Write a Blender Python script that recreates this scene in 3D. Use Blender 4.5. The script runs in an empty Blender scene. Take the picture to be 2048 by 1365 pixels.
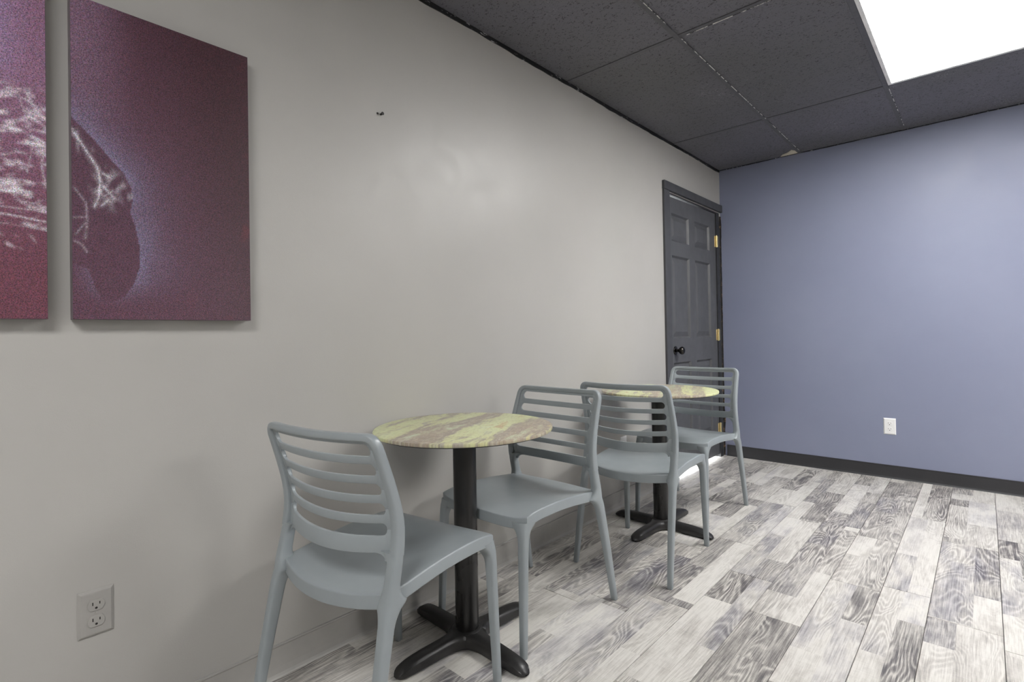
import bpy, bmesh, math, random
from mathutils import Vector, Matrix, noise

C = bpy.context.scene.collection
scn = bpy.context.scene
R = math.radians

# ------------------------------------------------------------------ camera
W_IMG, H_IMG, F_PX, PPX, PPY = 2048.0, 1365.0, 1041.83, 1035.31, 660.36
cam_d = bpy.data.cameras.new('camera')
cam_d.sensor_fit = 'HORIZONTAL'
cam_d.sensor_width = 36.0
cam_d.lens = 36.0 * F_PX / W_IMG
cam_d.shift_x = -(PPX - W_IMG / 2) / W_IMG
cam_d.shift_y = (PPY - H_IMG / 2) / W_IMG
cam_d.clip_start = 0.02
cam = bpy.data.objects.new('camera', cam_d)
C.objects.link(cam)
rx = Vector((0.744268, 0.667653, -0.017455))
up = Vector((0.018787, 0.005196, 0.999810))
fw = Vector((-0.667617, 0.744454, 0.008676))
m = Matrix((rx, up, -fw)).transposed().to_4x4()
m.translation = Vector((1.64443, 0.0, 1.04285))
cam.matrix_world = m
scn.camera = cam

# ------------------------------------------------------------------ world, exposure
world = bpy.data.worlds.new('world')
scn.world = world
world.use_nodes = True
world.node_tree.nodes['Background'].inputs[0].default_value = (0.75, 0.85, 1.0, 1)
world.node_tree.nodes['Background'].inputs[1].default_value = 0.6
scn.view_settings.view_transform = 'Standard'
scn.view_settings.look = 'None'
scn.view_settings.gamma = 1.0
scn.view_settings.use_curve_mapping = False
scn.view_settings.exposure = 1.93
PANEL_STRENGTH = 7.0

# room
D, H = 4.413, 2.396          # far wall, ceiling height
XR, YR = 3.83, -2.30         # right wall, wall behind
GX = [0.617 + 0.64 * k for k in range(5)]       # ceiling grid, lines along y
GY = [3.552 - 1.28 * k for k in range(5)]       # lines along x

# daylight in the hall beyond the door (shines through the gap under it)
ld = bpy.data.lights.new('hall_daylight', 'AREA')
ld.shape = 'RECTANGLE'; ld.size = 1.2; ld.size_y = 1.9; ld.energy = 200; ld.color = (0.93, 0.96, 1.0)
lo = bpy.data.objects.new('hall_daylight', ld)
C.objects.link(lo)
lo.location = (-1.75, 3.9, 1.0)
lo.rotation_euler = (0, R(-90), 0)


# ------------------------------------------------------------------ helpers
def lin(r, g, b):
    f = lambda c: (c / 255 / 12.92) if c <= 10 else ((c / 255 + 0.055) / 1.055) ** 2.4
    return (f(r), f(g), f(b), 1.0)


class Nodes:
    def __init__(self, name):
        self.mat = bpy.data.materials.new(name)
        self.mat.use_nodes = True
        self.t = self.mat.node_tree
        self.bsdf = self.t.nodes['Principled BSDF']

    def n(self, kind, props=None, **inp):
        nd = self.t.nodes.new('ShaderNode' + kind)
        for k, v in (props or {}).items():
            setattr(nd, k, v)
        for k, v in inp.items():
            key = int(k[1:]) if k[0] == '_' and k[1:].isdigit() else k.replace('_', ' ')
            self.set(nd.inputs[key], v)
        return nd

    def set(self, sock, v):
        if isinstance(v, bpy.types.NodeSocket):
            self.t.links.new(v, sock)
        elif isinstance(v, bpy.types.Node):
            self.t.links.new(v.outputs[0], sock)
        else:
            sock.default_value = v

    def math(self, op, a, b=None, c=None, clamp=False):
        nd = self.n('Math', {'operation': op, 'use_clamp': clamp})
        for i, v in enumerate((a, b, c)):
            if v is not None:
                self.set(nd.inputs[i], v)
        return nd.outputs[0]

    def vmath(self, op, a, b=None):
        nd = self.n('VectorMath', {'operation': op})
        self.set(nd.inputs[0], a)
        if b is not None:
            self.set(nd.inputs[1], b)
        return nd.outputs[0]

    def noise(self, vec, scale=5, detail=2, rough=0.5, distort=0.0):
        nd = self.n('TexNoise', None, Vector=vec, Scale=scale, Detail=detail, Roughness=rough, Distortion=distort)
        return nd.outputs[0]

    def mix(self, fac, a, b):
        nd = self.n('Mix', {'data_type': 'RGBA'})
        self.set(nd.inputs['Factor'], fac)
        self.set(nd.inputs[6], a); self.set(nd.inputs[7], b)
        return nd.outputs[2]

    def ramp(self, fac, stops, mode='LINEAR'):
        nd = self.n('ValToRGB')
        cr = nd.color_ramp
        cr.interpolation = mode
        while len(cr.elements) < len(stops):
            cr.elements.new(0.5)
        for e, (p, c) in zip(cr.elements, stops):
            e.position = p
            e.color = c if len(c) == 4 else (*c, 1)
        self.set(nd.inputs[0], fac)
        return nd.outputs[0]

    def mrange(self, v, a, b, c=0.0, d=1.0):
        nd = self.n('MapRange')
        for i, x in enumerate((v, a, b, c, d)):
            self.set(nd.inputs[i], x)
        return nd.outputs[0]

    def bump(self, height, strength=0.1, dist=0.01):
        nd = self.n('Bump', None, Height=height, Strength=strength, Distance=dist)
        self.set(self.bsdf.inputs['Normal'], nd.outputs[0])

    def out(self, color=None, rough=None, metal=None, spec=None):
        b = self.bsdf.inputs
        if color is not None: self.set(b['Base Color'], color)
        if rough is not None: self.set(b['Roughness'], rough)
        if metal is not None: self.set(b['Metallic'], metal)
        if spec is not None: self.set(b['Specular IOR Level'], spec)
        return self.mat

    def obj(self): return self.n('TexCoord').outputs['Object']
    def pos(self): return self.n('NewGeometry').outputs['Position']


def scale_vec(N, v, s): return N.vmath('MULTIPLY', v, s)


# ---- materials
def mat_wall(name, col, col2, rough=0.36):
    N = Nodes(name); p = N.pos()
    blot = N.noise(p, 1.3, 4, 0.55)
    patch = N.noise(scale_vec(N, p, (1, 1, 1.4)), 4.5, 5, 0.7, 0.9)
    fine = N.noise(p, 420, 2, 0.6)
    c = N.mix(N.mrange(blot, 0.35, 0.7), col, col2)
    scr = N.noise(scale_vec(N, p, (6, 6, 2)), 9, 6, 0.75)
    c = N.mix(N.math('MULTIPLY', N.mrange(scr, 0.745, 0.77), 0.45), c, lin(205, 204, 200))
    N.out(c, N.mrange(patch, 0.3, 0.7, rough - 0.03, rough + 0.09), spec=0.5)
    N.bump(N.math('ADD', N.math('MULTIPLY', fine, 0.5), N.math('MULTIPLY', N.noise(p, 40, 3, 0.6), 0.6)), 0.12, 0.004)
    return N.mat


def mat_plain(name, col, rough=0.4, metal=0.0, var=0.12, scale=14, bump=0.05, bscale=200, spec=0.5):
    N = Nodes(name); p = N.obj()
    f = N.noise(p, scale, 4, 0.6)
    dk = tuple(x * (1 - var) for x in col[:3]) + (1,)
    lt = tuple(min(1, x * (1 + var)) for x in col[:3]) + (1,)
    N.out(N.mix(N.mrange(f, 0.3, 0.7), dk, lt), N.mrange(N.noise(p, scale * 2.3, 3), 0.3, 0.7, rough - 0.04, rough + 0.05), metal, spec)
    if bump:
        N.bump(N.noise(p, bscale, 3), bump, 0.002)
    return N.mat


def mat_emit(name, col, s):
    N = Nodes(name)
    N.out((0.9, 0.9, 0.9, 1), 0.5)
    f = N.mrange(N.noise(N.obj(), 300, 1), 0, 1, s * 0.99, s * 1.01)
    N.set(N.bsdf.inputs['Emission Color'], col)
    N.set(N.bsdf.inputs['Emission Strength'], f)
    return N.mat


def mat_floor():
    N = Nodes('vinyl_plank'); co = N.obj()
    rnd = N.n('ObjectInfo').outputs['Random']
    sep = N.n('SeparateXYZ', None, Vector=co)
    split = N.mrange(N.math('FRACT', N.math('MULTIPLY', rnd, 7.31)), 0, 1, -0.035, 0.03)
    sub = N.math('GREATER_THAN', sep.outputs[0], split)
    seg = N.math('FLOOR', N.math('DIVIDE', N.math('ADD', N.math('ADD', sep.outputs[1], N.math('MULTIPLY', sub, 0.33)), N.math('MULTIPLY', rnd, 9.0)), 0.62))
    idv = N.n('CombineXYZ', None, X=N.math('ADD', sub, 0.5), Y=seg, Z=N.math('MULTIPLY', rnd, 173.0))
    wn = N.n('TexWhiteNoise', {'noise_dimensions': '3D'}, Vector=idv.outputs[0])
    tone = wn.outputs['Value']
    wc = N.n('SeparateColor', None, Color=wn.outputs['Color'])
    q = N.vmath('ADD', co, scale_vec(N, wn.outputs['Color'], (31, 17, 23)))
    # knots and cathedral figure: contour lines of a stretched field
    field = N.noise(scale_vec(N, q, (9, 1.7, 1)), 1.0, 1.5, 0.45, 0.5)
    wob = N.noise(scale_vec(N, q, (70, 16, 1)), 1.0, 2, 0.6)
    ph = N.math('ADD', N.math('MULTIPLY', field, 135), N.math('MULTIPLY', wob, 2.0))
    ring = N.math('MULTIPLY_ADD', N.math('SINE', ph), 0.5, 0.5)
    line = N.math('POWER', ring, 3.0)
    mask = N.noise(scale_vec(N, q, (6, 2.4, 1)), 1.0, 3, 0.6)
    on = N.math('MULTIPLY', N.mrange(mask, 0.36, 0.60, 0.05, 1.0), N.mrange(wc.outputs[0], 0.1, 0.6, 0.15, 1.0))
    fine = N.noise(scale_vec(N, q, (290, 8, 1)), 1.0, 4, 0.7)
    saw = N.noise(scale_vec(N, q, (14, 260, 1)), 1.0, 3, 0.6)
    blot = N.noise(scale_vec(N, q, (12, 4.0, 1)), 1.0, 6, 0.66)
    dark = N.math('MULTIPLY_ADD', N.mrange(tone, 0.25, 1.0), 0.34, N.math('MULTIPLY', on, 0.17))
    dark = N.math('ADD', dark, N.math('MULTIPLY', N.math('MULTIPLY', ring, on), 0.22))
    dark = N.math('SUBTRACT', dark, N.math('MULTIPLY', N.math('MULTIPLY', N.math('POWER', N.math('SUBTRACT', 1.0, ring), 3.0), on), 0.30))
    dark = N.math('ADD', dark, N.math('MULTIPLY', N.mrange(fine, 0.36, 0.68, -0.14, 0.46), N.mrange(tone, 0.15, 0.7, 0.45, 1.0)))
    dark = N.math('ADD', dark, N.mrange(saw, 0.5, 0.8, 0.0, 0.12))
    dark = N.math('ADD', dark, N.mrange(blot, 0.45, 0.75, -0.06, 0.36), clamp=True)
    c = N.ramp(dark, [(0.0, lin(212, 209, 203)), (0.3, lin(184, 180, 174)), (0.65, lin(136, 132, 129)), (1.0, lin(88, 85, 87))])
    c = N.mix(N.math('MULTIPLY', N.mrange(wc.outputs[1], 0.6, 0.85), N.mrange(blot, 0.42, 0.62, 0.0, 0.45)), c,
              N.mix(dark, lin(180, 179, 188), lin(92, 90, 102)))
    N.out(c, N.mrange(fine, 0.3, 0.7, 0.36, 0.46), spec=0.45)
    N.bump(N.math('ADD', N.math('MULTIPLY', ring, 0.3), fine), 0.12, 0.002)
    return N.mat


def mat_tabletop():
    N = Nodes('patina_laminate'); co = N.obj()
    rnd = N.n('ObjectInfo').outputs['Random']
    rot = N.n('VectorRotate', None, Vector=co, Angle=R(-24)).outputs[0]
    q = N.vmath('ADD', rot, N.n('CombineXYZ', None, X=N.math('MULTIPLY', rnd, 3.0), Y=N.math('MULTIPLY', rnd, 11.0), Z=0.0).outputs[0])
    f = N.noise(scale_vec(N, q, (9, 1.7, 1)), 1.0, 5, 0.6, 0.35)
    g = N.noise(scale_vec(N, q, (26, 9, 1)), 1.0, 6, 0.72, 0.6)
    h = N.noise(scale_vec(N, q, (150, 60, 1)), 1.0, 4, 0.7)
    v = N.math('ADD', N.math('MULTIPLY', f, 0.66), N.math('MULTIPLY', g, 0.34))
    c = N.ramp(v, [(0.30, lin(172, 190, 166)), (0.38, lin(188, 197, 164)), (0.44, lin(172, 158, 138)), (0.49, lin(152, 140, 130)),
                   (0.53, lin(202, 203, 156)), (0.60, lin(210, 217, 168)), (0.66, lin(188, 156, 108)), (0.74, lin(180, 196, 172))])
    c = N.mix(N.mrange(g, 0.56, 0.72, 0, 0.45), c, lin(176, 138, 106))
    c = N.mix(N.mrange(g, 0.46, 0.30, 0, 0.6), c, lin(204, 210, 192))
    c = N.mix(N.mrange(h, 0.53, 0.70, 0, 0.5), c, lin(124, 116, 94))
    c = N.mix(N.mrange(h, 0.46, 0.30, 0, 0.5), c, lin(222, 224, 206))
    N.out(c, 0.34, spec=0.5)
    N.bump(N.math('ADD', g, N.math('MULTIPLY', h, 0.5)), 0.15, 0.002)
    return N.mat


def mat_ceiling():
    N = Nodes('black_ceiling_tile'); p = N.pos()
    worm = N.noise(scale_vec(N, p, (1.0, 1.5, 1)), 75, 2, 0.55, 1.4)
    spk = N.noise(p, 160, 2, 0.6)
    dust = N.noise(p, 2.6, 3, 0.6)
    dots = N.math('MULTIPLY', N.mrange(spk, 0.63, 0.68), N.mrange(dust, 0.58, 0.68))
    c = N.mix(N.mrange(N.noise(p, 1.1, 2), 0.35, 0.65), lin(97, 97, 99), lin(107, 106, 114))
    c = N.mix(N.mrange(worm, 0.41, 0.36, 0, 0.85), c, lin(26, 26, 27))
    c = N.mix(N.math('MULTIPLY', dots, 0.6), c, lin(205, 205, 205))
    scr = N.noise(scale_vec(N, p, (3, 1.2, 1)), 11, 6, 0.8, 1.0)
    c = N.mix(N.math('MULTIPLY', N.mrange(scr, 0.70, 0.74), 0.45), c, lin(190, 188, 182))
    N.out(c, 0.55, spec=0.5)
    N.bump(N.math('ADD', N.mrange(worm, 0.34, 0.46), N.math('MULTIPLY', spk, 0.3)), 0.35, 0.003)
    return N.mat


def mat_chipped(name, base, chip, lo, hi, scale, rough=0.5, stretch=(1, 1, 1)):
    N = Nodes(name); p = N.pos()
    f = N.noise(scale_vec(N, p, stretch), scale, 5, 0.7)
    N.out(N.mix(N.mrange(f, lo, hi), base, chip), rough)
    N.bump(f, 0.2, 0.002)
    return N.mat


def mat_canvas(name):
    N = Nodes(name); co = N.obj()
    a = N.n('Attribute', {'attribute_name': 'print'}).outputs['Color']
    g = N.noise(co, 400, 2, 0.9)
    g2 = N.n('TexNoise', None, Vector=co, Scale=300.0, Detail=2.0, Roughness=0.8)
    k = N.mrange(g, 0.3, 0.7, 0.15, 1.9)
    c = N.vmath('MULTIPLY', a, N.n('CombineXYZ', None, X=k, Y=k, Z=k).outputs[0])
    tint = N.vmath('MULTIPLY', c, N.vmath('ADD', scale_vec(N, g2.outputs['Color'], (1.3, 1.3, 1.3)), (0.35, 0.35, 0.35)))
    N.out(tint, 0.36, spec=0.5)
    weave = N.n('TexWave', {'wave_type': 'BANDS', 'bands_direction': 'Z'}, Vector=co, Scale=280.0).outputs[1]
    N.bump(N.math('ADD', g, weave), 0.12, 0.001)
    return N.mat


M = dict(
    wall=mat_wall('grey_wall_paint', lin(172, 170, 166), lin(177, 175, 171)),
    blue=mat_wall('blue_wall_paint', lin(128, 133, 156), lin(134, 139, 161), 0.46),
    white=mat_wall('white_wall_paint', lin(225, 225, 222), lin(230, 230, 228), 0.5),
    floor=mat_floor(),
    joint=mat_plain('plank_joint', lin(70, 67, 66), 0.8),
    ceil=mat_ceiling(),
    bar=mat_plain('black_grid_bar', lin(86, 86, 89), 0.45, scale=40),
    chip=mat_chipped('chipped_bar_edge', lin(56, 56, 58), lin(225, 224, 220), 0.46, 0.52, 22, 0.5, (1, 1, 1)),
    trim=mat_chipped('black_wall_angle', lin(24, 24, 25), lin(205, 205, 205), 0.60, 0.66, 26, 0.3, (3, 1, 3)),
    torn=mat_chipped('torn_corner', lin(16, 14, 13), lin(128, 100, 78), 0.56, 0.66, 30, 0.8),
    cream=mat_plain('torn_tile_core', lin(206, 199, 180), 0.8),
    lampframe=mat_plain('lamp_frame_white', lin(215, 215, 215), 0.4),
    lamp=mat_emit('lamp_diffuser', (1.0, 0.99, 0.975, 1), PANEL_STRENGTH),
    basegrey=mat_plain('grey_base_paint', lin(166, 164, 160), 0.42, var=0.05, bump=0.05),
    baseblack=mat_chipped('black_vinyl_base', lin(46, 46, 49), lin(150, 150, 150), 0.735, 0.75, 60, 0.5),
    door=mat_plain('charcoal_door_paint', lin(82, 83, 86), 0.42, var=0.10, scale=7),
    casing=mat_plain('charcoal_casing_paint', lin(70, 71, 74), 0.45, var=0.10, scale=7),
    jamb=mat_plain('dark_jamb_paint', lin(50, 51, 54), 0.5, var=0.2),
    brass=mat_plain('brass_hinge', lin(232, 214, 160), 0.32, 0.75, var=0.1, bump=0),
    knob=mat_plain('dark_chrome_knob', lin(70, 68, 66), 0.16, 1.0, var=0.1, bump=0),
    chair=mat_plain('grey_moulded_plastic', lin(143, 150, 153), 0.34, var=0.04, scale=6, bump=0.03, bscale=500),
    table=mat_tabletop(),
    iron=mat_plain('black_cast_iron', lin(38, 37, 37), 0.36, var=0.25, scale=18, bump=0.10, bscale=160),
    tube=mat_plain('black_powder_coat', lin(34, 33, 33), 0.28, var=0.06, scale=2, bump=0),
    under=mat_plain('black_table_underside', lin(26, 26, 26), 0.6),
    rubber=mat_plain('black_rubber_glide', lin(20, 20, 20), 0.7),
    plategrey=mat_plain('painted_over_plate', lin(160, 158, 154), 0.4, var=0.04),
    platewhite=mat_plain('white_plastic_plate', lin(232, 232, 232), 0.32, var=0.02, bump=0),
    slot=mat_plain('dark_slot', lin(30, 28, 27), 0.7, bump=0),
    canvas=mat_canvas('printed_canvas'),
    edge=mat_plain('dark_canvas_edge', lin(84, 70, 80), 0.35),
    nail=mat_plain('dark_nail', lin(40, 38, 38), 0.5),
)


def link(name, bm, mat, parent=None, smooth=None):
    me = bpy.data.meshes.new(name)
    bmesh.ops.recalc_face_normals(bm, faces=bm.faces)
    bm.to_mesh(me); bm.free()
    me.materials.append(M[mat] if isinstance(mat, str) else mat)
    o = bpy.data.objects.new(name, me)
    C.objects.link(o)
    if parent is not None:
        o.parent = parent
    if smooth is not None:
        for p in me.polygons:
            p.use_smooth = True
        if smooth < 180:
            me.set_sharp_from_angle(angle=R(smooth))
    return o


def empty(name, loc=(0, 0, 0), rz=0.0):
    o = bpy.data.objects.new(name, None)
    o.empty_display_size = 0.1
    C.objects.link(o)
    o.location = loc
    o.rotation_euler = (0, 0, rz)
    return o


def tag(o, label=None, cat=None, group=None, kind=None):
    if label: o['label'] = label
    if cat: o['category'] = cat
    if group: o['group'] = group
    if kind: o['kind'] = kind
    return o


def box(bm, x0, x1, y0, y1, z0, z1, bev=0.0, seg=2):
    v = [bm.verts.new((x, y, z)) for z in (z0, z1) for y in (y0, y1) for x in (x0, x1)]
    fs = [bm.faces.new([v[i] for i in q]) for q in ((0, 2, 3, 1), (4, 5, 7, 6), (0, 1, 5, 4), (2, 6, 7, 3), (0, 4, 6, 2), (1, 3, 7, 5))]
    if bev:
        es = {e for f in fs for e in f.edges}
        bmesh.ops.bevel(bm, geom=list(es), offset=bev, segments=seg, affect='EDGES', profile=0.5)


def rings(bm, rs, cap0=True, cap1=True, closed=True):
    vs = [[bm.verts.new(p) for p in r] for r in rs]
    n = len(vs[0])
    for a, b in zip(vs, vs[1:]):
        for i in range(n if closed else n - 1):
            j = (i + 1) % n
            bm.faces.new((a[i], a[j], b[j], b[i]))
    if cap0: bm.faces.new(list(reversed(vs[0])))
    if cap1: bm.faces.new(vs[-1])
    return vs


def lathe(bm, prof, n=24, axis='z', o=(0, 0, 0)):
    rs = []
    for r, h in prof:
        ring = []
        for i in range(n):
            a = 2 * math.pi * i / n
            c, s = r * math.cos(a), r * math.sin(a)
            p = {'z': (c, s, h), 'x': (h, c, s), 'y': (c, h, s)}[axis]
            ring.append((p[0] + o[0], p[1] + o[1], p[2] + o[2]))
        rs.append(ring)
    rings(bm, rs)


def sup(n, e):
    out = []
    for i in range(n):
        a = 2 * math.pi * i / n
        c, s = math.cos(a), math.sin(a)
        out.append((math.copysign(abs(c) ** (2 / e), c), math.copysign(abs(s) ** (2 / e), s)))
    return out


def interp(tab, x):
    if x <= tab[0][0]: return tab[0][1]
    for (a, va), (b, vb) in zip(tab, tab[1:]):
        if x <= b:
            t = (x - a) / (b - a)
            return va + (vb - va) * t
    return tab[-1][1]


def smoothtab(tab, x):
    """Catmull-Rom through a table"""
    n = len(tab)
    if x <= tab[0][0]: return tab[0][1]
    if x >= tab[-1][0]: return tab[-1][1]
    for i in range(n - 1):
        if x <= tab[i + 1][0]:
            x0, y0 = tab[i]; x1, y1 = tab[i + 1]
            def slope(k):
                if k == 0: return (tab[1][1] - tab[0][1]) / (tab[1][0] - tab[0][0])
                if k == n - 1: return (tab[-1][1] - tab[-2][1]) / (tab[-1][0] - tab[-2][0])
                return (tab[k + 1][1] - tab[k - 1][1]) / (tab[k + 1][0] - tab[k - 1][0])
            h = x1 - x0; t = (x - x0) / h
            m0, m1 = slope(i) * h, slope(i + 1) * h
            return ((2 * t ** 3 - 3 * t * t + 1) * y0 + (t ** 3 - 2 * t * t + t) * m0 + (-2 * t ** 3 + 3 * t * t) * y1 + (t ** 3 - t * t) * m1)


# ================================================================== STRUCTURE
rng = random.Random(11)
DY0, DY1 = 3.440, 4.395        # door opening in the side wall
DZ = 2.030

bm = bmesh.new()
box(bm, -0.12, 0, YR - 0.12, DY0, -0.02, H + 0.1)
box(bm, -0.12, 0, DY0, D, DZ, H + 0.1)
box(bm, -0.12, 0, DY1, D, -0.02, DZ)
tag(link('wall_left', bm, 'wall'), kind='structure')
bm = bmesh.new(); box(bm, -0.12, XR + 0.12, D, D + 0.12, -0.02, H + 0.1)
tag(link('wall_back', bm, 'blue'), kind='structure')
bm = bmesh.new(); box(bm, XR, XR + 0.12, YR - 0.12, D, -0.02, H + 0.1)
tag(link('wall_right', bm, 'wall'), kind='structure')
bm = bmesh.new(); box(bm, 0, XR, YR - 0.12, YR, -0.02, H + 0.1)
tag(link('wall_front', bm, 'wall'), kind='structure')

# hall beyond the door
bm = bmesh.new()
box(bm, -2.0, -0.12, 2.9, 3.0, 0, H); box(bm, -2.0, -0.12, 4.7, 4.8, 0, H); box(bm, -2.1, -2.0, 2.9, 4.8, 0, H)
box(bm, -2.1, -0.12, 2.9, 4.8, H, H + 0.1)
tag(link('wall_hall', bm, 'white'), kind='structure')

# floor: slab plus planks
bm = bmesh.new(); box(bm, -2.1, XR + 0.12, YR - 0.12, 4.8, -0.10, -0.0035)
floor = tag(link('floor', bm, 'joint'), kind='structure')
rows = [0.100, 0.275, 0.450, 0.625, 0.798, 0.972, 1.144, 1.318, 1.470, 1.672]
while rows[-1] + 0.176 < XR: rows.append(rows[-1] + 0.176)
rows = [0.0] + rows + [XR]
fixed = {5: [2.30], 6: [2.015, 3.20], 7: [2.484, 3.10], 8: [2.55, 3.58], 9: [2.385, 3.27]}


def plank(x0, x1, y0, y1):
    bm = bmesh.new()
    g = 0.0010
    cx, cy = (x0 + x1) / 2, (y0 + y1) / 2
    hx, hy = (x1 - x0) / 2 - g, (y1 - y0) / 2 - g
    b = 0.0010
    zt = rng.uniform(-0.0003, 0.0003)
    rs = [[(-hx, -hy, -0.0035), (hx, -hy, -0.0035), (hx, hy, -0.0035), (-hx, hy, -0.0035)],
          [(-hx, -hy, zt - b), (hx, -hy, zt - b), (hx, hy, zt - b), (-hx, hy, zt - b)],
          [(-hx + b, -hy + b, zt), (hx - b, -hy + b, zt), (hx - b, hy - b, zt), (-hx + b, hy - b, zt)]]
    rings(bm, rs, cap0=False)
    o = link('plank', bm, 'floor', floor)
    o.location = (cx, cy, 0)


for i, (x0, x1) in enumerate(zip(rows, rows[1:])):
    cuts = list(fixed.get(i, []))
    y = (cuts[0] if cuts else rng.uniform(0.2, 1.2))
    lo_ = y
    while lo_ > YR + 0.3:
        lo_ -= rng.uniform(0.75, 1.22)
        if lo_ > YR + 0.15: cuts.append(lo_)
    hi_ = max(cuts) if cuts else y
    if not fixed.get(i): cuts.append(y); hi_ = y
    while hi_ < D - 0.3:
        hi_ += rng.uniform(0.7, 1.22)
        if hi_ < D - 0.15: cuts.append(hi_)
    ys = [YR] + sorted(set(cuts)) + [D]
    for a, b in zip(ys, ys[1:]):
        plank(x0, x1, a, b)
for k in range(4):
    plank(-0.12 - 0.47 * (k + 1), -0.12 - 0.47 * k, 3.0, 4.7)
plank(-0.12, 0.0, DY0, DY1)

# ceiling: slab, tiles, grid bars
bm = bmesh.new(); box(bm, -0.12, XR + 0.12, YR - 0.12, D + 0.12, H + 0.06, H + 0.16)
ceiling = tag(link('ceiling', bm, 'bar'), kind='structure')
cx_ = [0.0] + [x for x in GX if x < XR - 0.05] + [XR]
cy_ = [YR] + sorted(y for y in GY if y > YR + 0.05) + [D]
LAMPS = [(1.257, 2.272), (1.257, -1.568), (3.177, 2.272)]


def is_lamp(x, y):
    return any(abs(x - a) < 0.02 and abs(y - b) < 0.02 for a, b in LAMPS)


for xa, xb in zip(cx_, cx_[1:]):
    for ya, yb in zip(cy_, cy_[1:]):
        if is_lamp(xa, ya):
            continue
        bm = bmesh.new()
        hx, hy = (xb - xa) / 2 - 0.003, (yb - ya) / 2 - 0.003
        box(bm, -hx, hx, -hy, hy, 0.0, 0.014)
        t = link('ceiling_tile', bm, 'ceil', ceiling)
        t.location = ((xa + xb) / 2, (ya + yb) / 2, H + rng.uniform(0, 0.0012))
for x in GX:
    if x > XR - 0.05: continue
    bm = bmesh.new(); box(bm, x - 0.012, x + 0.012, YR, D, H - 0.003, H + 0.02, 0.0008, 1)
    b_ = link('grid_bar', bm, 'bar', ceiling)
for y in GY:
    for xa, xb in zip(cx_, cx_[1:]):
        bm = bmesh.new()
        box(bm, xa + (0.012 if xa > 0 else 0), xb - (0.012 if xb < XR else 0), y - 0.012, y + 0.012, H - 0.0028, H + 0.02, 0.0008, 1)
        link('grid_bar', bm, 'bar', ceiling)
# chipped paint along some bar edges (a thin ragged line of bare white metal)
chips = [('y', 0.617 + 0.0125, 2.30, 3.54), ('y', 0.617 + 0.0125, 3.62, 4.35), ('y', 1.257 + 0.011, 3.58, 4.32),
         ('x', 2.272 + 0.0115, 0.66, 1.14), ('y', 0.617 + 0.0125, 1.85, 2.2)]
for ax, c0, a, b in chips:
    bm = bmesh.new()
    n = 90; strip = []
    for i in range(n + 1):
        t = a + (b - a) * i / n
        w = 0.0014 + 0.0016 * abs(noise.noise((t * 31, c0 * 9, 1)))
        q = [(c0 - w, t), (c0 + w, t)] if ax == 'y' else [(t, c0 - w), (t, c0 + w)]
        strip.append([(p[0], p[1], H - 0.0042) for p in q] + [(p[0], p[1], H - 0.0025) for p in reversed(q)])
    rings(bm, strip)
    link('paint_chip', bm, 'chip', ceiling)
# torn, unpainted corner of a tile by the far wall
bm = bmesh.new()
outl = [(0.482, 4.405), (0.508, 4.362), (0.545, 4.345), (0.586, 4.298), (0.602, 4.330), (0.604, 4.405)]
rings(bm, [[(x, y, H + 0.001) for x, y in outl], [(x, y, H - 0.002) for x, y in outl]])
link('torn_corner', bm, 'cream', ceiling)

# black wall angle with ragged paint edge
def ragged(name, pts, mat, base, amp, thick, axis):
    bm = bmesh.new(); rs = []
    n = pts
    for i in range(n + 1):
        t = i / n
        if axis == 'y':
            y = YR + (D - YR) * t
            zb = H - base - amp * noise.noise((y * 2.3, 0.3, 5)) - amp * 0.6 * noise.noise((y * 11, 3, 1))
            rs.append([(0, y, zb), (thick, y, zb), (thick, y, H - 0.001), (0, y, H - 0.001)])
        else:
            x = 0.004 + (XR - 0.004) * t
            zb = H - base - amp * noise.noise((x * 3.3, 7.3, 2)) - amp * 0.5 * noise.noise((x * 14, 2, 9))
            rs.append([(x, D - thick, H - 0.001), (x, D - thick, zb), (x, D, zb), (x, D, H - 0.001)])
    rings(bm, rs)
    return link(name, bm, mat)


tag(ragged('trim_1', 260, 'trim', 0.020, 0.007, 0.004, 'y'), kind='structure')
tag(ragged('trim_2', 160, 'trim', 0.006, 0.003, 0.003, 'x'), kind='structure')

# baseboards
def baseboard(name, mat, h, axis, a, b):
    prof = [(0.0, 0.0), (0.012, 0.0), (0.009, 0.004), (0.006, 0.012), (0.0045, 0.03), (0.0045, h - 0.008), (0.0065, h - 0.004), (0.0060, h), (0.0, h)]
    bm = bmesh.new()
    if axis == 'y':
        rings(bm, [[(d, a, z) for d, z in prof], [(d, b, z) for d, z in prof]])
    else:
        rings(bm, [[(a, D - d, z) for d, z in prof], [(b, D - d, z) for d, z in prof]])
    return tag(link(name, bm, mat), kind='structure')


baseboard('baseboard_left', 'basegrey', 0.0986, 'y', YR, 3.354)
baseboard('baseboard_back', 'baseblack', 0.0914, 'x', 0.022, XR)

# ------------------------------------------------------------------ door
bm = bmesh.new()
box(bm, 0.0, 0.022, 3.353, 4.408, 2.035, 2.094, 0.002)
box(bm, 0.0, 0.016, 3.356, 3.440, 0.0, 2.035, 0.002)
tag(link('trim_3', bm, 'casing'), kind='structure')       # casing boards
bm = bmesh.new()
box(bm, -0.12, -0.001, DY0, 3.449, 0, DZ)
box(bm, -0.12, -0.001, 4.330, 4.388, 0, DZ)
box(bm, -0.12, -0.001, 3.449, 4.330, 2.020, DZ)
box(bm, -0.07, -0.046, 3.449, 3.462, 0, 2.02)
box(bm, -0.07, -0.046, 4.318, 4.330, 0, 2.02)
tag(link('trim_4', bm, 'jamb'), kind='structure')         # jambs and stops
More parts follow.
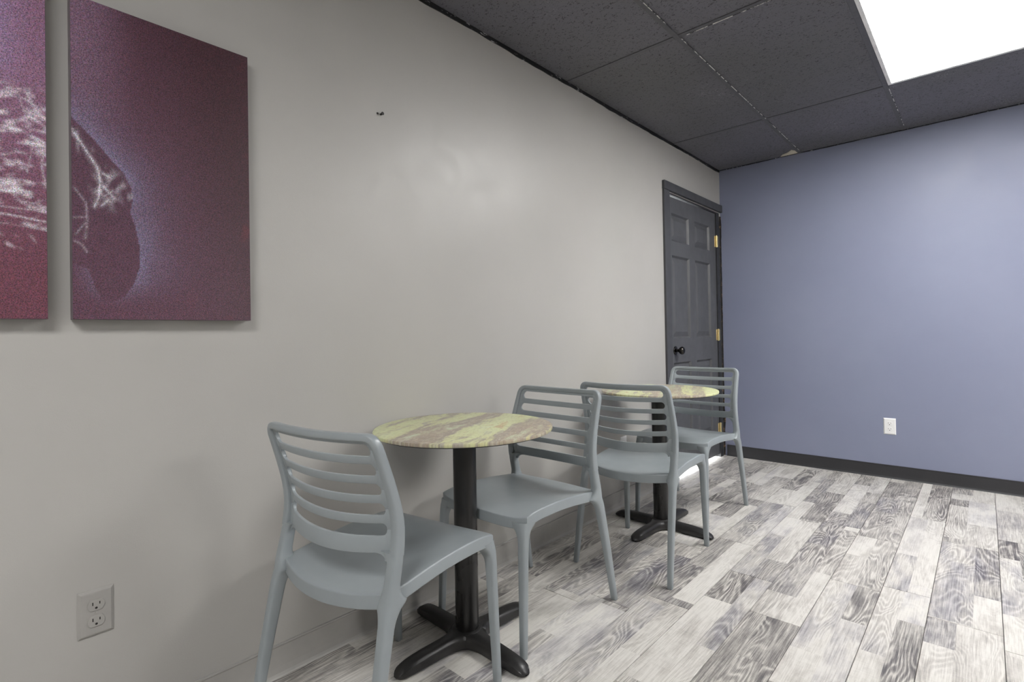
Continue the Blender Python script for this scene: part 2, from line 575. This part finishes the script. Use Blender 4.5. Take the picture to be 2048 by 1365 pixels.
# torn wall edge in the corner
bm = bmesh.new(); rs = []
for i in range(120):
    z = 0.004 + 2.0 * i / 119
    j = 0.010 * noise.noise((z * 9, 1, 4)) + 0.006 * noise.noise((z * 40, 2, 4))
    k = 0.006 * max(0, noise.noise((z * 5, 9, 4))) * (1.6 if z < 1.2 else 0.5)
    rs.append([(0.0, 4.390 + j * 0.4, z), (0.003 + k, 4.395 + j * 0.4, z), (0.006 + k * 1.8 + abs(j) * 0.3, 4.4125, z), (0.0, 4.4125, z)])
rings(bm, rs)
tag(link('trim_5', bm, 'torn'), kind='structure')

door = tag(empty('door_1', (-0.010, 3.454, 0.024)), kind='structure')
DW, DH = 0.872, 1.981
cols = [(0.055, 0.352), (0.455, 0.748)]
rws = [(0.200, 0.796), (0.970, 1.568), (1.672, 1.872)]
bm = bmesh.new()
box(bm, -0.037, -0.017, 0, DW, 0, DH)
ys = [0, cols[0][0], cols[0][1], cols[1][0], cols[1][1], DW]
zs = [0, rws[0][0], rws[0][1], rws[1][0], rws[1][1], rws[2][0], rws[2][1], DH]
for a, b in zip(zs[0::2], zs[1::2]):
    box(bm, -0.018, 0, 0, DW, a, b)
for v in bm.verts:
    if v.co.z > DH - 1e-4: v.co.z = DH + 0.003 + 0.0095 * v.co.y / DW
for a, b in rws:
    for c, d in zip(ys[0::2], ys[1::2]):
        box(bm, -0.018, 0, c, d, a, b)
link('slab', bm, 'door', door)
for a, b in rws:
    for c, d in cols:
        bm = bmesh.new()
        def rect(i, x): return [(x, c + i, a + i), (x, d - i, a + i), (x, d - i, b - i), (x, c + i, b - i)]
        rings(bm, [rect(0, -0.0005), rect(0.004, -0.004), rect(0.012, -0.015), rect(0.017, -0.0155), rect(0.048, -0.004)], cap0=False)
        link('door_panel', bm, 'door', door)
kn = bmesh.new()
lathe(kn, [(0.001, 0.0), (0.031, 0.0), (0.031, 0.004), (0.026, 0.008), (0.012, 0.011), (0.011, 0.026), (0.018, 0.032), (0.026, 0.041), (0.0285, 0.050),
           (0.026, 0.060), (0.018, 0.067), (0.008, 0.0695), (0.001, 0.070)], 28, 'x', (0, 0.080, 0.884))
tag(link('knob', kn, 'knob', door, 40), 'dark shiny round door knob')
bm = bmesh.new(); box(bm, -0.02, 0.0012, 0.0, 0.003, 0.80, 0.90)
link('latch_plate', bm, 'jamb', door)
for z in (1.763, 0.987, 0.211):
    bm = bmesh.new()
    box(bm, -0.002, 0.0016, DW - 0.020, DW, z - 0.045, z + 0.045, 0.0008, 1)
    box(bm, 0.004, 0.0115, DW + 0.006, DW + 0.030, z - 0.045, z + 0.045, 0.0008, 1)
    lathe(bm, [(0.001, z - 0.05), (0.006, z - 0.048), (0.006, z + 0.048), (0.001, z + 0.05)], 14, 'z', (0.009, DW + 0.003, 0))
    tag(link('hinge', bm, 'brass', door, 40), 'brass hinge')


# ================================================================== CEILING LAMPS
def lamp(x, y, label):
    t = tag(empty('ceiling_light', (x + 0.32, y + 0.64, H)), label, 'ceiling light', 'recessed ceiling light panels')
    hx, hy, w = 0.307, 0.627, 0.016
    bm = bmesh.new()
    rs = [[(-hx, -hy, 0.03), (hx, -hy, 0.03), (hx, hy, 0.03), (-hx, hy, 0.03)],
          [(-hx, -hy, -0.004), (hx, -hy, -0.004), (hx, hy, -0.004), (-hx, hy, -0.004)],
          [(-hx + w, -hy + w, -0.002), (hx - w, -hy + w, -0.002), (hx - w, hy - w, -0.002), (-hx + w, hy - w, -0.002)],
          [(-hx + w, -hy + w, 0.012), (hx - w, -hy + w, 0.012), (hx - w, hy - w, 0.012), (-hx + w, hy - w, 0.012)]]
    rings(bm, rs, cap0=False, cap1=False)
    link('frame', bm, 'lampframe', t)
    bm = bmesh.new(); box(bm, -hx + w, hx - w, -hy + w, hy - w, 0.002, 0.010)
    link('diffuser', bm, 'lamp', t)


lamp(*LAMPS[0], 'bright rectangular white light panel set in the black ceiling near the blue wall')
lamp(*LAMPS[1], 'rectangular white light panel in the black ceiling before the wall that faces the blue one')
lamp(*LAMPS[2], 'rectangular white light panel in the black ceiling at the right wall near the blue wall')


# ================================================================== CHAIRS
YC = [(0.0, -0.262), (0.20, -0.225), (0.43, -0.175), (0.52, -0.154), (0.59, -0.147), (0.65, -0.156), (0.72, -0.177), (0.82, -0.212)]
XO = [(0.0, 0.232), (0.43, 0.224), (0.60, 0.223), (0.82, 0.216)]
yc = lambda z: smoothtab(YC, z)
xo = lambda z: interp(XO, z)
bulge = lambda z: interp([(0.50, 0.046), (0.82, 0.018)], z)
sag = lambda z: interp([(0.50, 0.013), (0.82, 0.003)], z)


def seat_z(x, y):
    side = smoothtab([(-0.22, 0.441), (-0.15, 0.445), (0.0, 0.459), (0.12, 0.461), (0.20, 0.456), (0.26, 0.441)], y)
    d = smoothtab([(-0.22, 0.012), (-0.05, 0.020), (0.12, 0.014), (0.25, 0.004)], y)
    return side - d * (1 - min(1, (x / 0.212)) ** 2)


def seat_mesh():
    bm = bmesh.new()
    nu, nv = 22, 22
    def base(u, v):
        x = (0.203 + 0.008 * v) * u
        yb = -0.168 - 0.046 * (1 - u * u)
        yf = 0.244 - 0.016 * abs(u) ** 9 + 0.006 * (1 - u * u)
        return x, yb + (yf - yb) * v
    top = [[None] * (nv + 1) for _ in range(nu + 1)]
    bot = [[None] * (nv + 1) for _ in range(nu + 1)]
    for i in range(nu + 1):
        for j in range(nv + 1):
            x, y = base(-1 + 2 * i / nu, j / nv)
            z = seat_z(x, y)
            top[i][j] = bm.verts.new((x, y, z))
            bot[i][j] = bm.verts.new((x * 0.985, y * 0.985, z - 0.034))
    for i in range(nu):
        for j in range(nv):
            bm.faces.new((top[i][j], top[i + 1][j], top[i + 1][j + 1], top[i][j + 1]))
            bm.faces.new((bot[i][j], bot[i][j + 1], bot[i + 1][j + 1], bot[i + 1][j]))
    idx = [(i, 0) for i in range(nu)] + [(nu, j) for j in range(nv)] + [(i, nv) for i in range(nu, 0, -1)] + [(0, j) for j in range(nv, 0, -1)]
    P = [top[i][j].co.copy() for i, j in idx]
    n = len(P)
    loops = [[top[i][j] for i, j in idx]]
    r = 0.0045
    nor = []
    for k in range(n):
        t = P[(k + 1) % n] - P[k - 1]
        nor.append(Vector((t.y, -t.x, 0)).normalized())
    for a in (30, 60, 90):
        loops.append([bm.verts.new(P[k] + nor[k] * r * math.sin(R(a)) + Vector((0, 0, -r * (1 - math.cos(R(a)))))) for k in range(n)])
    loops.append([bm.verts.new(P[k] + nor[k] * r + Vector((0, 0, -0.034))) for k in range(n)])
    loops.append([bm.verts.new(P[k] + nor[k] * (r - 0.003) + Vector((0, 0, -0.037))) for k in range(n)])
    loops.append([bot[i][j] for i, j in idx])
    for A, B in zip(loops, loops[1:]):
        for k in range(n):
            bm.faces.new((A[k], B[k], B[(k + 1) % n], A[(k + 1) % n]))
    return bm


def fil(z, z0, z1, r):
    """quarter-circle flare growing from z0 to z1"""
    if z <= z0: return 0.0
    t = min(1.0, (z - z0) / (z1 - z0))
    return r * (1 - math.sqrt(max(0, 1 - t * t)))


def leg_mesh(stations, sgn, e=3.4, n=24):
    sp = sup(n, e); bm = bmesh.new(); rs = []
    for z, xo_, xi_, yb_, yf_ in stations:
        cx, cy, hx, hy = (xo_ + xi_) / 2, (yb_ + yf_) / 2, (xo_ - xi_) / 2, (yf_ - yb_) / 2
        rs.append([(sgn * (cx + hx * a), cy + hy * b, z) for a, b in sp])
    rings(bm, rs)
    return bm


def front_leg(sgn):
    st = []
    zsx = [0, 0.003] + [0.36 * i / 6 for i in range(1, 7)] + [0.36 + 0.055 * i / 9 for i in range(1, 10)] + [0.430]
    for z in zsx:
        w = 0.0225 + 0.0095 * (z / 0.42)
        o = 0.219 - 0.003 * z / 0.42
        f = 0.262 - 0.012 * z / 0.42
        g = 0.0015 if z < 0.001 else 0
        ex = fil(z, 0.362, 0.418, 0.050)
        st.append((z, o - g, o - w - ex + g, f - w - ex + g, f - g))
    return leg_mesh(st, sgn)


def back_leg(sgn):
    st = []
    zsx = [0, 0.003] + [0.35 * i / 7 for i in range(1, 8)] + [0.35 + 0.006 * i for i in range(1, 26)] + [0.506, 0.511, 0.516, 0.520, 0.524, 0.528, 0.531, 0.534]
    for z in zsx:
        w = interp([(0, 0.0225), (0.43, 0.030), (0.52, 0.029)], z)
        d = interp([(0, 0.0235), (0.40, 0.040), (0.52, 0.034)], z)
        o, y = xo(z), yc(z)
        g = 0.0015 if z < 0.001 else 0
        exf = 0.0
        if z <= 0.412: exf = fil(z, 0.365, 0.412, 0.040)
        else: exf = 0.040 * max(0.0, 1 - (z - 0.412) / 0.055) ** 2.2
        exi = fil(z, 0.365, 0.412, 0.016) if z <= 0.412 else 0.016 * max(0.0, 1 - (z - 0.412) / 0.05) ** 2
        exi += fil(z, 0.500, 0.534, 0.030)
        st.append((z, o - g, o - w - exi + g, y - d / 2 + g, y + d / 2 + exf - g))
    return leg_mesh(st, sgn)


def panel_pt(x, z, dy):
    k = max(0.0, 1 - (x / 0.195) ** 2)
    return (x, yc(z) - bulge(z) * k + dy, z - sag(z) * k)


XS = 0.184          # half length of the slots


def strip(bm, zt, zb, xmax, th=0.0095):
    r = 0.014
    xs = [(XS - 0.034) * i / 14 for i in range(0, 15)] + [XS - 0.034 + 0.02 * i / 5 for i in range(1, 6)]
    xs += [XS - r + r * math.sin(R(90 * i / 9)) for i in range(1, 10)] + [XS + (xmax - XS) * i / 3 for i in range(1, 4)]
    xs = [-x for x in reversed(xs[1:])] + xs
    rs = []
    c = 0.0018; h = th / 2
    for x in xs:
        a, b = zt(abs(x)), zb(abs(x))
        prof = [(-h + c, a), (h - c, a), (h - c * 0.3, a - c * 0.3), (h, a - c), (h, b + c), (h - c * 0.3, b + c * 0.3), (h - c, b), (-h + c, b), (-h + c * 0.3, b + c * 0.3), (-h, b + c), (-h, a - c), (-h + c * 0.3, a - c * 0.3)]
        rs.append([panel_pt(x, z, dy) for dy, z in prof])
    rings(bm, rs)


slots = [(0.7955 - 0.0492 * k, 0.7660 - 0.0492 * k) for k in range(5)]


def slot_low(k):
    t, b = slots[k]; zc, r = (t + b) / 2, (t - b) / 2
    def f(x):
        if x <= XS - r: return b
        if x >= XS: return zc + 0.0004
        return zc - math.sqrt(max(0, r * r - (x - XS + r) ** 2))
    return f


def slot_up(k):
    t, b = slots[k]; zc, r = (t + b) / 2, (t - b) / 2
    def f(x):
        if x <= XS - r: return t
        if x >= XS: return zc - 0.0004
        return zc + math.sqrt(max(0, r * r - (x - XS + r) ** 2))
    return f


def back_frame(bm):
    pts = []
    cr = 0.026
    zt = 0.812
    for i in range(14):
        z = 0.526 + (zt - cr - 0.526) * i / 13
        pts.append((xo(z) - 0.012, z))
    x_c = xo(zt) - 0.012 - cr
    for i in range(1, 8):
        a = R(90 * i / 8)
        pts.append((x_c + cr * math.cos(a), zt - cr + cr * math.sin(a)))
    for i in range(0, 13):
        pts.append((x_c * (1 - i / 12), zt))
    full = [(-x, z) for x, z in pts] + [(x, z) for x, z in reversed(pts[:-1])]
    P = [Vector(panel_pt(x, z, 0)) for x, z in full]
    sp = sup(20, 4.0); rs = []
    for i, p in enumerate(P):
        T = (P[min(i + 1, len(P) - 1)] - P[max(i - 1, 0)]).normalized()
        Dv = Vector((0, 1, 0)); Dv = (Dv - T * Dv.dot(T)).normalized()
        L = T.cross(Dv)
        z = full[i][1]
        dep = interp([(0.51, 0.034), (0.80, 0.023), (0.82, 0.022)], z) / 2
        wid = interp([(0.51, 0.024), (0.80, 0.020), (0.82, 0.017)], z) / 2
        rs.append([p + L * wid * a + Dv * dep * b for a, b in sp])
    rings(bm, rs)


def band_low(x):
    r = 0.032
    if x <= XS - r: return 0.532
    if x >= XS: return 0.512
    t = (x - (XS - r)) / r
    return 0.532 - 0.020 * (1 - math.sqrt(1 - t * t))


def make_chair():
    t = empty('slatted_chair')
    link('seat', seat_mesh(), 'chair', t, 35)
    bm = bmesh.new()
    back_frame(bm)
    strip(bm, lambda x: 0.808, slot_up(0), 0.203)
    strip(bm, slot_low(4), band_low, 0.203)
    bk = link('backrest', bm, 'chair', t, 35)
    for k in range(4):
        bm = bmesh.new(); strip(bm, slot_low(k), slot_up(k + 1), 0.203)
        link('slat', bm, 'chair', bk, 35)
    for s in (-1, 1):
        link('leg', front_leg(s), 'chair', t, 60)
        link('leg', back_leg(s), 'chair', t, 60)
    return t


def copy_tree(o, parent=None):
    c = o.copy(); C.objects.link(c)
    if parent is not None: c.parent = parent
    for ch in list(o.children):
        copy_tree(ch, c)
    return c


proto = make_chair()
spots = [((0.369, 0.839, 0), 0.158, 'grey plastic slat-back chair set askew at the first table, back to the purple canvases'),
         ((0.320, 1.507, 0), math.pi - 0.019, 'grey plastic slat-back chair between the two tables, facing the purple canvases'),
         ((0.433, 2.224, 0), 0.082, 'grey plastic slat-back chair between the two tables, facing the dark door'),
         ((0.335, 2.965, 0), math.pi - 0.042, 'grey plastic slat-back chair standing right in front of the dark panelled door')]
for i, (loc, rz, lab) in enumerate(spots):
    o = proto if i == 0 else copy_tree(proto)
    o.location = loc; o.rotation_euler = (0, 0, rz)
    tag(o, lab, 'chair', 'slat-back chairs at the two round tables')


# ================================================================== TABLES
def base_mesh():
    bm = bmesh.new()
    RA = 0.283
    for q in range(4):
        a0 = q * math.pi / 2
        ca, sa = math.cos(a0), math.sin(a0)
        rs = []
        rr = [0.0, 0.02] + [0.03 + 0.012 * i for i in range(9)] + [0.15, 0.18, 0.21, 0.235, 0.252, 0.265, 0.274, 0.280, RA]
        for r in rr:
            zt = smoothtab([(0, 0.046), (0.06, 0.0455), (0.12, 0.044), (0.20, 0.041), (0.235, 0.037), (0.260, 0.029), (0.276, 0.018), (RA, 0.011)], r)
            hw = interp([(0, 0.028), (0.15, 0.028), (0.24, 0.027), (0.265, 0.024), (0.278, 0.017), (RA, 0.008)], r)
            Rf = 0.07
            if r < 0.03 + Rf:
                t = max(0.0, (r - 0.03)) / Rf
                hw += Rf * (1 - math.sqrt(max(0, 1 - (1 - t) ** 2))) * 0.62
                hw = min(hw, max(r, 0.03) * 1.0 + 0.012)
            zb = 0.007
            tw = hw * 0.92
            zm = zb + (zt - zb) * 0.72
            prof = [(-hw, zb), (-hw, zb + (zt - zb) * 0.35), (-hw * 0.97, zm), (-tw * 0.88, zt - 0.005), (-tw * 0.62, zt), (tw * 0.62, zt), (tw * 0.88, zt - 0.005), (hw * 0.97, zm), (hw, zb + (zt - zb) * 0.35), (hw, zb)]
            rs.append([(ca * r - sa * w, sa * r + ca * w, z) for w, z in prof])
        rings(bm, rs)
    lathe(bm, [(0.001, 0.03), (0.052, 0.03), (0.052, 0.045), (0.047, 0.0485), (0.001, 0.049)], 28)
    return bm


def make_table():
    t = empty('pedestal_table')
    link('base', base_mesh(), 'iron', t, 40)
    for q in range(4):
        a = q * math.pi / 2
        bm = bmesh.new(); lathe(bm, [(0.001, 0.0), (0.012, 0.0), (0.013, 0.003), (0.010, 0.012), (0.001, 0.013)], 14, 'z', (0.258 * math.cos(a), 0.258 * math.sin(a), 0))
        link('glide', bm, 'rubber', t, 40)
    bm = bmesh.new(); lathe(bm, [(0.0385, 0.044), (0.0395, 0.046), (0.0395, 0.713), (0.0385, 0.7165)], 36)
    link('column', bm, 'tube', t, 40)
    bm = bmesh.new()
    box(bm, -0.15, 0.15, -0.028, 0.028, 0.708, 0.7178); box(bm, -0.028, 0.028, -0.15, 0.15, 0.7085, 0.7177)
    link('mounting_plate', bm, 'under', t)
    bm = bmesh.new(); r = 0.303
    lathe(bm, [(0.001, 0.7205), (r - 0.006, 0.7205), (r - 0.001, 0.7220), (r, 0.724), (r, 0.7295), (r - 0.001, 0.7318), (r - 0.004, 0.7330), (0.001, 0.7330)], 96)
    tp = link('table_top', bm, 'table', t, 40)
    bm = bmesh.new(); lathe(bm, [(0.001, 0.7176), (r - 0.010, 0.7176), (r - 0.005, 0.7206), (0.001, 0.7206)], 96)
    tag(link('underside', bm, 'under', tp, 40), 'black underside of the table top')
    return t


tb = make_table()
tb.location = (0.308, 1.206, 0); tb.rotation_euler = (0, 0, R(-3))
tag(tb, 'round pedestal table with mottled green top and black cross base, nearer the purple canvases', 'table', 'round pedestal tables')
tb2 = copy_tree(tb)
tb2.location = (0.334, 2.588, 0); tb2.rotation_euler = (0, 0, R(-2))
tag(tb2, 'round pedestal table with mottled green top and black cross base, nearer the dark door', 'table', 'round pedestal tables')


# ================================================================== CANVASES
ARM = [(0.215, 1.58), (0.23, 1.565), (0.259, 1.535), (0.293, 1.493), (0.316, 1.467), (0.332, 1.429), (0.334, 1.398), (0.329, 1.369), (0.34, 1.336), (0.348, 1.285),
       (0.348, 1.232), (0.336, 1.189), (0.317, 1.157), (0.292, 1.141), (0.272, 1.147), (0.258, 1.174), (0.245, 1.22), (0.19, 1.24), (0.19, 1.58)]
CREASE = [([(0.217, 1.551), (0.243, 1.506), (0.263, 1.471), (0.27, 1.437), (0.266, 1.396), (0.258, 1.372)], 0.0015, 1.0),
          ([(0.220, 1.412), (0.242, 1.379), (0.244, 1.337), (0.240, 1.292)], 0.0011, 0.40),
          ([(0.219, 1.285), (0.234, 1.277), (0.243, 1.260)], 0.0012, 0.45),
          ([(0.274, 1.458), (0.284, 1.452)], 0.0016, 0.8), ([(0.276, 1.425), (0.297, 1.400)], 0.0020, 0.8), ([(0.278, 1.402), (0.294, 1.418)], 0.0014, 0.6),
          ([(0.272, 1.378), (0.284, 1.392)], 0.0018, 0.7), ([(0.219, 1.34), (0.243, 1.345)], 0.0010, 0.4), ([(0.222, 1.30), (0.240, 1.33)], 0.0010, 0.4)]
LCREASE = [([(0.105, 1.612), (0.135, 1.618), (0.150, 1.606)], 0.003, 0.8), ([(0.139, 1.611), (0.148, 1.588), (0.159, 1.566), (0.168, 1.556)], 0.0022, 1.0),
           ([(0.125, 1.605), (0.136, 1.56), (0.150, 1.50), (0.138, 1.43)], 0.0014, 0.5), ([(0.167, 1.50), (0.163, 1.45), (0.168, 1.416)], 0.0016, 0.7),
           ([(-0.2, 1.335), (0.10, 1.330), (0.168, 1.322)], 0.0022, 0.9), ([(-0.2, 1.35), (0.168, 1.345)], 0.002, 0.5), ([(-0.2, 1.318), (0.168, 1.306)], 0.0012, 0.4)]


def seg_d(px, py, a, b):
    dx, dy = b[0] - a[0], b[1] - a[1]
    t = max(0, min(1, ((px - a[0]) * dx + (py - a[1]) * dy) / (dx * dx + dy * dy)))
    return math.hypot(px - a[0] - t * dx, py - a[1] - t * dy)


def poly_sd(px, py, poly):
    d, ins = 9.0, False
    n = len(poly)
    for i in range(n):
        a, b = poly[i], poly[(i + 1) % n]
        d = min(d, seg_d(px, py, a, b))
        if (a[1] > py) != (b[1] > py) and px < (b[0] - a[0]) * (py - a[1]) / (b[1] - a[1]) + a[0]:
            ins = not ins
    return -d if ins else d


sst = lambda a, b, x: (lambda t: t * t * (3 - 2 * t))(max(0.0, min(1.0, (x - a) / (b - a))))
mix3 = lambda a, b, t: tuple(p + (q - p) * t for p, q in zip(a, b))
plum, wine, dusk, glow, sil = lin(92, 63, 78)[:3], lin(68, 42, 50)[:3], lin(124, 98, 118)[:3], lin(128, 122, 150)[:3], lin(84, 58, 73)[:3]


def print_right(y, z):
    u, v = (y - 0.216) / 0.40, (z - 1.098) / 0.78
    c = mix3(plum, wine, sst(0.35, 1.0, u * 0.7 + v * 0.45))
    c = mix3(c, dusk, sst(0.35, 0.0, u) * sst(0.45, 0.9, v) * 0.8)
    c = mix3(c, lin(118, 52, 58)[:3], 0.35 * sst(0.45, 0.7, noise.noise((y * 14, z * 14, 3))) * sst(0.4, 0.9, u))
    d = poly_sd(y, z, ARM)
    ripple = 0.5 + 0.5 * noise.noise((y * 25, z * 25, 8))
    if d > 0:
        c = mix3(c, glow, math.exp(-d / 0.040) * (0.45 + 0.45 * ripple) * sst(1.12, 1.22, z) * sst(0.20, 0.30, y + 0.5 * max(0, z - 1.42)))
    c = mix3(c, sil, sst(0.003, -0.004, d) * (0.75 if z > 1.33 else 0.5))
    if d < 0.002:
        hl = 0.0
        for pts, w, s in CREASE:
            dd = min(seg_d(y, z, a, b) for a, b in zip(pts, pts[1:]))
            hl = max(hl, s * math.exp(-(dd / w) ** 2) * (0.55 + 0.6 * noise.noise((y * 120, z * 120, 7))) + 0.25 * s * math.exp(-(dd / (w * 3.5)) ** 2))
        patch = sst(0.05, 0.0, math.hypot(y - 0.285, (z - 1.42) * 0.7)) * max(0, noise.noise((y * 60, z * 40, 2)) + 0.1)
        patch2 = sst(0.04, 0.0, abs(z - 1.50 + (y - 0.25) * 1.2)) * max(0, noise.noise((y * 90, z * 40, 5))) * 0.5
        c = mix3(c, lin(225, 222, 230)[:3], min(1, hl * 0.8 + patch * 0.9 + patch2))
    return c


def print_left(y, z):
    v = (z - 1.098) / 0.78
    c = mix3(lin(104, 62, 76)[:3], lin(132, 98, 122)[:3], sst(0.1, 0.8, v))
    c = mix3(c, lin(150, 130, 168)[:3], sst(0.16, 0.05, y) * sst(1.60, 1.70, z) * 0.7)
    jk = sst(1.235, 1.26, z) * sst(1.64, 1.60, z)
    if jk > 0:
        w = noise.noise((y * 22, z * 58 + 2 * noise.noise((y * 9, z * 9, 1)), 4)) + 0.55 * noise.noise((y * 60, z * 120, 9))
        hi = sst(-0.15, 0.75, w) * (0.42 + 0.3 * sst(1.30, 1.36, z))
        if z < 1.30: hi = sst(0.2, 0.7, noise.noise((y * 80 + z * 60, z * 40, 6))) * 0.7 * sst(1.245, 1.26, z) * sst(1.295, 1.27, z)
        for pts, wd, s in LCREASE:
            dd = min(seg_d(y, z, a, b) for a, b in zip(pts, pts[1:]))
            hi = max(hi, s * (0.6 + 0.5 * noise.noise((y * 140, z * 140, 3))) * math.exp(-(dd / wd) ** 2))
        c = mix3(c, lin(228, 222, 230)[:3], min(1, hi) * jk)
    return c


def canvas(label, y0, y1, z0, z1, fn, ny, nz, rot=0.0):
    x0, x1 = 0.004, 0.036
    t = tag(empty('canvas_print', (x0, (y0 + y1) / 2, z0)), label, 'painting', 'wall canvases of a printed set')
    yc_ = (y0 + y1) / 2
    bm = bmesh.new()
    g = [[bm.verts.new((x1 - x0, y0 + (y1 - y0) * i / ny - yc_, (z1 - z0) * j / nz)) for j in range(nz + 1)] for i in range(ny + 1)]
    for i in range(ny):
        for j in range(nz):
            bm.faces.new((g[i][j], g[i + 1][j], g[i + 1][j + 1], g[i][j + 1]))
    o = link('print', bm, 'canvas', t)
    at = o.data.color_attributes.new('print', 'FLOAT_COLOR', 'POINT')
    for k, vtx in enumerate(o.data.vertices):
        c = fn(vtx.co.y + yc_, vtx.co.z + z0)
        at.data[k].color = (*c, 1)
    bm = bmesh.new()
    hw, h, e = (y1 - y0) / 2 + 0.0006, z1 - z0, 0.0006
    dx = x1 - x0 - 0.0003
    rs = [[(x, -hw, -e), (x, hw, -e), (x, hw, h + e), (x, -hw, h + e)] for x in (0.0, dx)]
    rings(bm, rs, cap1=True)
    link('wrapped_edge', bm, 'edge', t)


canvas('tall purple canvas showing a leather sleeve edge, hung beside bare grey wall', 0.216, 0.617, 1.098, 1.876, print_right, 150, 280)
canvas('purple canvas showing the front of a shiny leather jacket', -0.230, 0.171, 1.098, 1.876, print_left, 150, 280)


# ================================================================== OUTLETS AND SMALL THINGS
def outlet(label, loc, rz, mat, gfi=False):
    t = tag(empty('wall_outlet', loc, rz), label, 'outlet')
    w, h = 0.0355, 0.0565
    bm = bmesh.new()
    def rr(i, x): return [(x, -w + i, -h + i), (x, w - i, -h + i), (x, w - i, h - i), (x, -w + i, h - i)]
    rings(bm, [rr(0, 0.0), rr(0, 0.0015), rr(0.006, 0.0055), rr(0.009, 0.006)])
    link('cover_plate', bm, mat, t)
    for s in (-1, 1):
        bm = bmesh.new()
        zc = s * 0.0195
        ring = []
        for i in range(28):
            a = 2 * math.pi * i / 28
            ring.append((0.0172 * math.cos(a), max(-0.0135, min(0.0135, 0.0172 * math.sin(a)))))
        rings(bm, [[(0.0058, a, zc + b) for a, b in ring], [(0.0075, a, zc + b) for a, b in ring], [(0.008, a * 0.95, zc + b * 0.95) for a, b in ring]])
        f = link('socket', bm, mat, t)
        bm = bmesh.new()
        box(bm, 0.007, 0.0083, -0.0078, -0.0058, zc, zc + 0.0078)
        box(bm, 0.007, 0.0083, 0.0058, 0.0078, zc + 0.001, zc + 0.0072)
        lathe(bm, [(0.0005, 0.007), (0.0027, 0.007), (0.0027, 0.0083), (0.0005, 0.0083)], 12, 'x', (0, 0, zc - 0.0068))
        link('slots', bm, 'slot', f)
    bm = bmesh.new(); lathe(bm, [(0.0005, 0.005), (0.003, 0.005), (0.0028, 0.0072), (0.0005, 0.0076)], 14, 'x')
    link('screw', bm, mat, t)
    return t


outlet('wall outlet painted over in wall grey, below the purple canvases', (0.0, 0.258, 0.377), 0, 'plategrey')
outlet('white wall outlet low on the blue wall', (1.140, D, 0.360), R(-90), 'platewhite')
outlet('white wall outlet low on the grey wall behind the table by the door', (0.0, 2.775, 0.357), 0, 'platewhite')

bm = bmesh.new()
lathe(bm, [(0.0005, 0.0), (0.0035, 0.0), (0.0035, 0.010), (0.006, 0.011), (0.006, 0.013), (0.0005, 0.014)], 12, 'x', (0, 1.098, 1.864))
lathe(bm, [(0.0005, 0.0), (0.004, 0.0), (0.003, 0.003), (0.0005, 0.004)], 12, 'x', (0, 1.084, 1.864))
tag(link('wall_nail', bm, 'nail', None, 40), 'small dark nail in the bare grey wall', 'nail')
